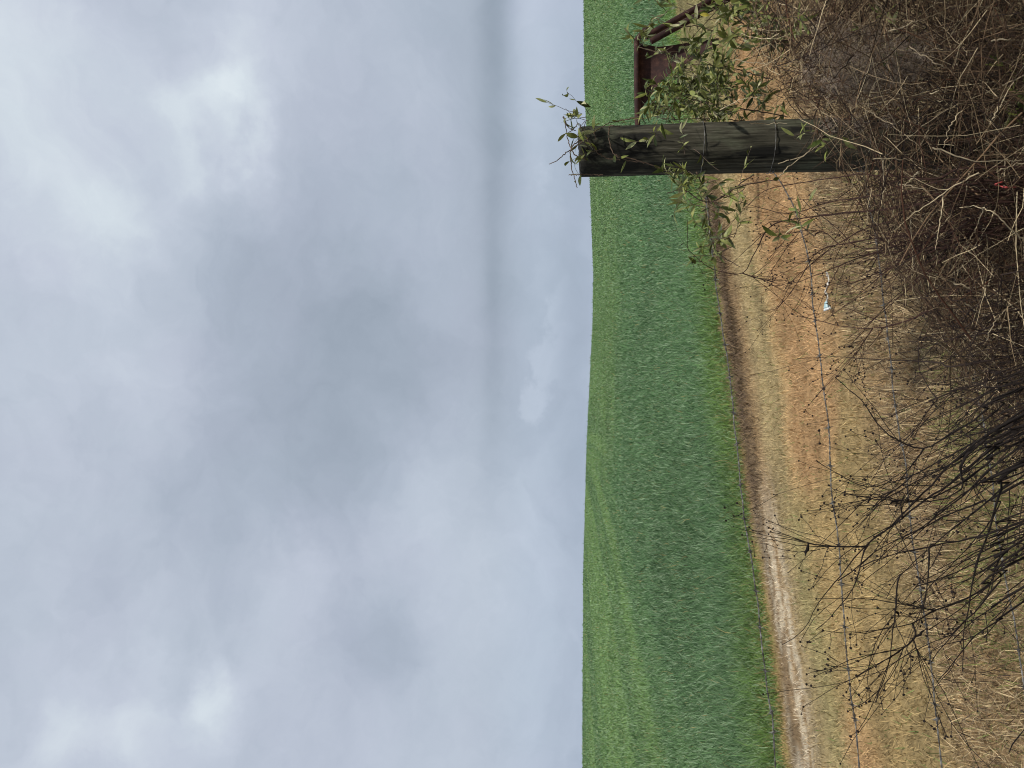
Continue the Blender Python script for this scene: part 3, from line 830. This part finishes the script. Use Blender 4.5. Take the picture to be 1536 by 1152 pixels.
# random twigs: heaped highest against the post and frame, sinking towards the open strip
def brush_top(py):
    return np.interp(py, [-250, 0, 90, 150, 190, 262, 300, 400, 450, 560, 640, 760], [1100, 1125, 1150, 1172, 1215, 1262, 1285, 1335, 1375, 1435, 1485, 1550])
def brush(n, dlo, dhi, Lr, rr, cols, cp, bias, K=6, S=3, wob=.6, pw=1.0, fuzz=26):
    py = rng.uniform(-260, 700, n); tp = brush_top(py)
    px = tp + (1640 - tp) * rng.random(n) ** pw
    keep = rng.random(n) < sstep(760, 420, py) * .8 + .2
    px, py = px[keep], py[keep]; n = len(px)
    D = rng.uniform(dlo, dhi, n)
    P0 = np.array([at(a_, b_, c_) for a_, b_, c_ in zip(px, py, D)])
    P0[:, 2] = np.maximum(P0[:, 2], .02)
    d = norm(rng.normal(size=(n, 3)) * np.array([1, .8, .75]) + np.array(bias))
    L = rng.uniform(*Lr, n)
    P = np.empty((n, K, 3)); P[:, 0] = P0
    for k_ in range(1, K):
        d = norm(d + rng.normal(size=(n, 3)) * wob * .35)
        P[:, k_] = P[:, k_ - 1] + d * (L / (K - 1))[:, None]
    P[:, :, 2] = np.maximum(P[:, :, 2], .004)
    qx, qy = proj(P)
    ok = (qx > brush_top(qy) - rng.exponential(fuzz, n)[:, None]).all(1)
    front = ((np.abs(qy - 222) < 42) & (qx < 1440) & (P[..., 1] < 2.9)).any(1)
    ok &= ~front | (rng.random(n) < .75)
    P, D, n = P[ok], D[ok], int(ok.sum())
    r0 = rng.uniform(*rr, n)
    R = r0[:, None] * np.linspace(1, .45, K)[None]
    C = np.array(cols)[rng.choice(len(cols), n, p=cp)] * rng.uniform(.5, 1.5, (n, 1))
    V_, Q_, C_ = tubes(P, R, C, S); g.add(V_, None, Q_, C_)
TW = [(.058, .036, .021), (.112, .072, .041), (.017, .011, .008), (.21, .155, .09), (.48, .39, .24), (.075, .034, .019)]
brush(4000, 2.3, 3.3, (.10, .42), (.0010, .0024), TW, [.34, .12, .46, .02, .0, .06], (-.25, 0, .35), 6, 4, .5)  # deepest twigs mostly near-black: shade inside the heap painted into their colour
brush(4300, 1.8, 2.9, (.10, .42), (.0007, .0015), TW, [.32, .26, .22, .09, .05, .06], (-.35, 0, .3), 6, 3, .28)
brush(11000, 1.9, 3.0, (.03, .13), (.0005, .0009), TW, [.24, .25, .14, .18, .12, .07], (0, 0, .1), 5, 3, .8)
brush(520, 1.7, 2.6, (.05, .28), (.0005, .0011), TW, [.0, .1, .0, .45, .45, .0], (-.3, 0, .3), 6, 4, .3, 1.0, 12)
brush(260, 1.8, 2.6, (.25, .7), (.0014, .0027), TW, [.35, .25, .25, .07, .03, .05], (-.6, 0, .5), 8, 5, .35, .8)
tag(g.build('dry_brush', M_TWIG), 'heaped tangle of dry brown twigs and pale straw around the post', 'brush', kind='stuff')

# fluffy grey-brown weed plume beside the post
rp = at(1230, 110, 2.35)
root = empty('feathery_weed', (rp[0], rp[1], 0), 'dry grey-brown feathery weed with fuzzy seed plumes between post and leafy corner', 'weed')
gs, gf = Geo(), Geo()
for k_ in range(32):
    tip = at(1190 + rng.normal() * 22 + 20, 100 + rng.normal() * 38, 2.3 + rng.normal() * .08)
    b_ = np.array([rp[0] + rng.normal() * .05, rp[1] + rng.normal() * .04, 0])
    c_ = spline([b_, (b_ + tip) / 2 + rng.normal(size=3) * .04, tip], 14)
    add_curve(gs, c_, .0018, .0007, np.array([.11, .08, .06]) * rng.uniform(.7, 1.3), 4)
    n_ = 260
    u = rng.uniform(.72, 1, n_); ii = np.clip((u * 13).astype(int), 0, 12)
    P0 = c_[ii] + rng.normal(size=(n_, 3)) * .012
    d = norm(rng.normal(size=(n_, 3)) + np.array([0, 0, .4]))
    Lh = rng.uniform(.008, .026, n_)
    PP = np.stack([P0, P0 + d * (Lh * .5)[:, None], P0 + d * Lh[:, None] + rng.normal(size=(n_, 3)) * .003], 1)
    V_, Q_, C_ = tubes(PP, np.tile([[.0006, .0005, .0003]], (n_, 1)), np.array([.31, .25, .195]) * rng.uniform(.6, 1.4, (n_, 1)), 3); gf.add(V_, None, Q_, C_)
gs.build('stem', M_TWIG, root); gf.build('plume', M_STRAW, root)

# ------------------------------------------------------------------ scraps of rubbish
def strip_mesh(g, cl, wid, nrm, C, thick=.0015):
    m = len(cl); tn = norm(np.gradient(cl, axis=0)); sd = norm(np.cross(tn, nrm)); up = np.cross(sd, tn)
    w_ = np.asarray(wid)[:, None]
    V_ = np.stack([cl - sd * w_, cl + sd * w_, cl + sd * w_ - up * thick, cl - sd * w_ - up * thick], 1).reshape(-1, 3)
    i_ = np.arange(m - 1)[:, None] * 4; k_ = np.arange(4)[None]
    Q_ = np.stack([i_ + k_, i_ + (k_ + 1) % 4, i_ + 4 + (k_ + 1) % 4, i_ + 4 + k_], -1).reshape(-1, 4)
    Q_ = np.vstack([Q_, [[3, 2, 1, 0]], [[4 * m - 4, 4 * m - 3, 4 * m - 2, 4 * m - 1]]])
    g.add(V_, None, Q_, C)
def gpt(px, py, dz):
    p_ = gnd(px, py); return np.array([p_[0], p_[1], float(height(p_[:1], p_[1:2])[0]) + dz])
mpl = mat_tint('thin_plastic', .35, .5, .15)
b_ = gpt(1254, 440, 0)
scrap = empty('plastic_scrap', b_, 'crumpled white plastic strip with a pale blue end lying on the mown strip', 'litter')
m = 22
cl = spline([gpt(1252, 407, .045), gpt(1254, 420, .035), gpt(1253, 434, .05), gpt(1252, 444, .04), gpt(1253, 452, .045)], m) + rng.normal(size=(m, 3)) * .004
ang = rng.normal(0, .9, m)
nr = np.stack([np.sin(ang) * .5, -np.ones(m) * .6, np.cos(ang)], 1)
g = Geo(); strip_mesh(g, cl, .002 + .006 * rng.random(m), norm(nr), np.array([.50, .48, .43])); g.build('crumpled_strip', mpl, scrap)
g = Geo(); m = 10
cl = spline([gpt(1253, 451, .045), gpt(1253, 457, .05), gpt(1253, 465, .04)], m)
strip_mesh(g, cl, np.linspace(.006, .026, m), norm(np.stack([.3 * np.sin(np.arange(m)), -np.ones(m) * .7, np.ones(m) * .7 + .3 * np.cos(np.arange(m) * 1.7)], 1)), np.array([.33, .47, .49]))
strip_mesh(g, cl[-3:] + np.array([0, -.006, .004]), np.array([.020, .026, .022]), np.tile(norm(np.array([0, -.7, .7])), (3, 1)), np.array([.66, .68, .66]))
g.build('blue_end', mpl, scrap)

g = Geo(); d_ = 1.85
cl = spline([at(1504, 272, d_), at(1495, 275, d_ - .01), at(1492, 277, d_), at(1500, 279, d_ + .01), at(1510, 281, d_), at(1524, 280, d_ + .02)], 24)
strip_mesh(g, cl, .0016 + .0008 * np.sin(np.arange(24)), np.tile(norm(np.array([0, -.6, .8])), (24, 1)), np.array([.50, .09, .08]))
tag(g.build('red_ribbon', mpl), 'short folded pink-red plastic ribbon caught in the dark brush', 'litter')

# ------------------------------------------------------------------ sky, sun
SUN_EL, SUN_AZ = math.radians(52), math.radians(140)     # azimuth clockwise from straight ahead (+Y)
world = bpy.data.worlds.new('World'); scene.world = world; world.use_nodes = True
nt = world.node_tree; nt.nodes.clear()
wout = nt.nodes.new('ShaderNodeOutputWorld'); bg = nt.nodes.new('ShaderNodeBackground'); bg.inputs['Strength'].default_value = .1
nt.links.new(bg.outputs[0], wout.inputs[0])
sky = nt.nodes.new('ShaderNodeTexSky'); sky.sky_type = 'NISHITA'; sky.sun_disc = False
sky.sun_elevation = SUN_EL; sky.sun_rotation = SUN_AZ
tc = nt.nodes.new('ShaderNodeTexCoord'); sep = nt.nodes.new('ShaderNodeSeparateXYZ'); nt.links.new(tc.outputs['Generated'], sep.inputs[0])
def M(op, a=None, b=None, c=None, clamp=False):
    n_ = nt.nodes.new('ShaderNodeMath'); n_.operation = op; n_.use_clamp = clamp
    for k_, v in enumerate((a, b, c)):
        if v is None: continue
        if isinstance(v, (int, float)): n_.inputs[k_].default_value = v
        else: nt.links.new(v, n_.inputs[k_])
    return n_.outputs[0]
def VM(op, a, b):
    n_ = nt.nodes.new('ShaderNodeVectorMath'); n_.operation = op
    for k_, v in enumerate((a, b)):
        if isinstance(v, tuple): n_.inputs[k_].default_value = v
        else: nt.links.new(v, n_.inputs[k_])
    return n_.outputs['Value'] if op == 'DOT_PRODUCT' else n_.outputs[0]
az = M('ARCTAN2', sep.outputs[0], sep.outputs[1]); el = M('ARCSINE', sep.outputs[2])
cmb = nt.nodes.new('ShaderNodeCombineXYZ'); nt.links.new(az, cmb.inputs[0]); nt.links.new(el, cmb.inputs[1])
sph = cmb.outputs[0]
def wnoise(vec, sc, det=5, ro=.55, out='Fac', dist=0.):
    n_ = nt.nodes.new('ShaderNodeTexNoise'); n_.inputs['Scale'].default_value = sc; n_.inputs['Detail'].default_value = det
    n_.inputs['Roughness'].default_value = ro; n_.inputs['Distortion'].default_value = dist
    nt.links.new(vec, n_.inputs['Vector']); return n_.outputs[out]
wc = wnoise(tc.outputs['Generated'], 5.0, 5, .55, 'Color')
wv = VM('MULTIPLY', VM('SUBTRACT', wc, (.5, .5, .5)), (.30, .16, 0))
wv_f = VM('MULTIPLY', VM('SUBTRACT', wnoise(tc.outputs['Generated'], 22, 5, .6, 'Color'), (.5, .5, .5)), (.06, .04, 0))
warp = VM('ADD', VM('ADD', sph, wv), wv_f)
soft = VM('ADD', sph, VM('MULTIPLY', wv, (.5, .12, 0)))
crisp = VM('ADD', sph, VM('MULTIPLY', wv_f, (1.1, 1.1, 0)))
def ae(px, py):
    d = ray(px, py); d = d / np.linalg.norm(d)
    return math.atan2(d[0], d[1]), math.asin(d[2])
def blob(vec, px, py, sx, sy, amp):
    a_, e_ = ae(px, py)
    cz = math.cos(e_)
    d = VM('MULTIPLY', VM('SUBTRACT', vec, (a_, e_, 0)), (F / sy * cz, F / sx, 0))
    return M('MULTIPLY', M('EXPONENT', M('MULTIPLY', VM('DOT_PRODUCT', d, d), -1.0)), amp)
val = M('MULTIPLY', M('SUBTRACT', wnoise(VM('MULTIPLY', sph, (1, 1.5, 1)), 3.2, 6, .5, 'Fac', .3), .5), .18)
val = M('ADD', val, M('MULTIPLY', M('SUBTRACT', wnoise(VM('MULTIPLY', warp, (1, 1.6, 1)), 9, 5, .5), .5), .13))
val = M('ADD', val, M('MULTIPLY', M('SUBTRACT', wnoise(VM('MULTIPLY', warp, (1, 1.5, 1)), 17, 8, .62, 'Fac', .5), .5), .12))
val = M('ADD', val, .515)
BL = [(warp, 362, 160, 34, 44, .17), (warp, 385, 90, 80, 90, .13), (warp, 350, 205, 55, 70, .10), (warp, 270, 175, 35, 45, .16), (warp, 60, 70, 90, 110, .14), (warp, 150, 300, 80, 70, .16), (warp, 20, 260, 60, 120, .1),
      (warp, 200, 1050, 45, 45, .12), (warp, 325, 1040, 36, 45, .20), (warp, 110, 1065, 40, 40, .09), (warp, 260, 1080, 200, 110, .06), (warp, 470, 900, 70, 100, .10), (warp, 250, 560, 70, 120, .07),
      (warp, 590, 530, 110, 150, -.16), (warp, 480, 650, 120, 150, -.10), (warp, 450, 430, 130, 130, -.10), (warp, 340, 700, 160, 200, -.08), (warp, 330, 330, 90, 70, -.06), (warp, 575, 960, 70, 80, -.12), (warp, 150, 860, 170, 110, -.02), (warp, 650, 780, 60, 140, .07),
      (soft, 742, -40, 25, 340, -.22), (soft, 736, 420, 17, 260, -.11), (soft, 705, 120, 50, 330, -.10), (soft, 800, 80, 40, 240, .05), (soft, 870, 300, 40, 500, -.05), (soft, 90, 420, 190, 620, .07), (soft, 690, 900, 60, 300, .02),
      (soft, 770, 560, 45, 260, -.05), (soft, 850, 700, 40, 400, -.05), (warp, 790, 860, 40, 130, .05)]
for b_ in BL: val = M('ADD', val, blob(*b_))
# low cumulus heads with a broken outline
cum = None
for b_ in [(crisp, 800, 600, 30, 40, 1.0), (crisp, 822, 548, 34, 46, 1.0), (crisp, 846, 470, 36, 52, 1.0), (crisp, 860, 540, 50, 90, .9), (crisp, 812, 262, 32, 60, .5), (crisp, 842, 330, 30, 44, .5)]:
    o_ = blob(*b_); cum = o_ if cum is None else M('MAXIMUM', cum, o_)
mr = nt.nodes.new('ShaderNodeMapRange'); mr.interpolation_type = 'SMOOTHSTEP'; nt.links.new(M('ADD', cum, M('MULTIPLY', M('SUBTRACT', wnoise(sph, 38, 6, .65), .5), .65)), mr.inputs['Value'])
mr.inputs['From Min'].default_value = .38; mr.inputs['From Max'].default_value = .72; mr.inputs['To Max'].default_value = .085
fd = nt.nodes.new('ShaderNodeMapRange'); fd.interpolation_type = 'SMOOTHSTEP'; nt.links.new(el, fd.inputs['Value'])
fd.inputs['From Min'].default_value = ae(872, 540)[1]; fd.inputs['From Max'].default_value = ae(815, 540)[1]
val = M('ADD', val, M('MULTIPLY', mr.outputs[0], fd.outputs[0]))
rp_ = nt.nodes.new('ShaderNodeValToRGB'); els = rp_.color_ramp.elements
stops = [(.0, (.20, .255, .31)), (.25, (.315, .37, .445)), (.45, (.43, .49, .582)), (.62, (.56, .62, .715)), (.82, (.73, .81, .86)), (1.0, (.90, .95, .98))]
while len(els) < len(stops): els.new(.5)
for e_, (p_, c_) in zip(els, stops): e_.position = p_; e_.color = (*c_, 1)
nt.links.new(val, rp_.inputs[0])
tint = nt.nodes.new('ShaderNodeMix'); tint.data_type = 'RGBA'; tint.blend_type = 'MULTIPLY'
tr_ = nt.nodes.new('ShaderNodeMapRange'); nt.links.new(wnoise(VM('ADD', sph, (3, 7, 0)), 5, 4, .5), tr_.inputs['Value']); tr_.inputs['From Min'].default_value = .42; tr_.inputs['From Max'].default_value = .62
nt.links.new(tr_.outputs[0], tint.inputs[0]); nt.links.new(rp_.outputs[0], tint.inputs[6]); tint.inputs[7].default_value = (1.012, .994, 1.006, 1)
hz = nt.nodes.new('ShaderNodeMapRange'); hz.interpolation_type = 'SMOOTHSTEP'; nt.links.new(el, hz.inputs['Value'])
hz.inputs['From Min'].default_value = math.radians(8); hz.inputs['From Max'].default_value = math.radians(1)
air = nt.nodes.new('ShaderNodeMix'); air.data_type = 'RGBA'; air.blend_type = 'MULTIPLY'
nt.links.new(hz.outputs[0], air.inputs[0]); nt.links.new(tint.outputs[2], air.inputs[6]); air.inputs[7].default_value = (.945, .985, 1.025, 1)
cl10 = nt.nodes.new('ShaderNodeVectorMath'); cl10.operation = 'SCALE'; cl10.inputs['Scale'].default_value = 10.0
nt.links.new(air.outputs[2], cl10.inputs[0])
mx = nt.nodes.new('ShaderNodeMix'); mx.data_type = 'RGBA'; mx.inputs[0].default_value = .95
nt.links.new(sky.outputs[0], mx.inputs[6]); nt.links.new(cl10.outputs[0], mx.inputs[7])
nt.links.new(mx.outputs[2], bg.inputs['Color'])

sl = bpy.data.lights.new('sun', 'SUN'); sl.energy = 4.2; sl.angle = math.radians(1.5); sl.color = (1.0, .95, .87)
so = bpy.data.objects.new('sun', sl); col.objects.link(so)
sd_ = Vector((math.sin(SUN_AZ) * math.cos(SUN_EL), math.cos(SUN_AZ) * math.cos(SUN_EL), math.sin(SUN_EL)))
so.rotation_euler = sd_.to_track_quat('Z', 'Y').to_euler()
so.location = (0, 0, 30)

# ------------------------------------------------------------------ camera: a phone held sideways
cam = bpy.data.cameras.new('camera'); cam.sensor_width = 36; cam.lens = 36 * F / 1536; cam.clip_start = .02; cam.clip_end = 6000
co = bpy.data.objects.new('camera', cam); col.objects.link(co)
right = Vector((1, 0, 0)); fwd = Vector((0, math.cos(PITCH), math.sin(PITCH))); up = right.cross(fwd)
X_, Y_, Z_ = -up, right, -fwd
co.matrix_world = Matrix(((X_.x, Y_.x, Z_.x, 0), (X_.y, Y_.y, Z_.y, 0), (X_.z, Y_.z, Z_.z, EYE), (0, 0, 0, 1)))
scene.camera = co
vs = scene.view_settings; vs.view_transform = 'Standard'; vs.look = 'None'; vs.gamma = 1; vs.exposure = 0; vs.use_curve_mapping = False
scene.render.film_transparent = False
scene.cycles.pixel_filter_type = 'BLACKMAN_HARRIS'; scene.cycles.filter_width = 1.05
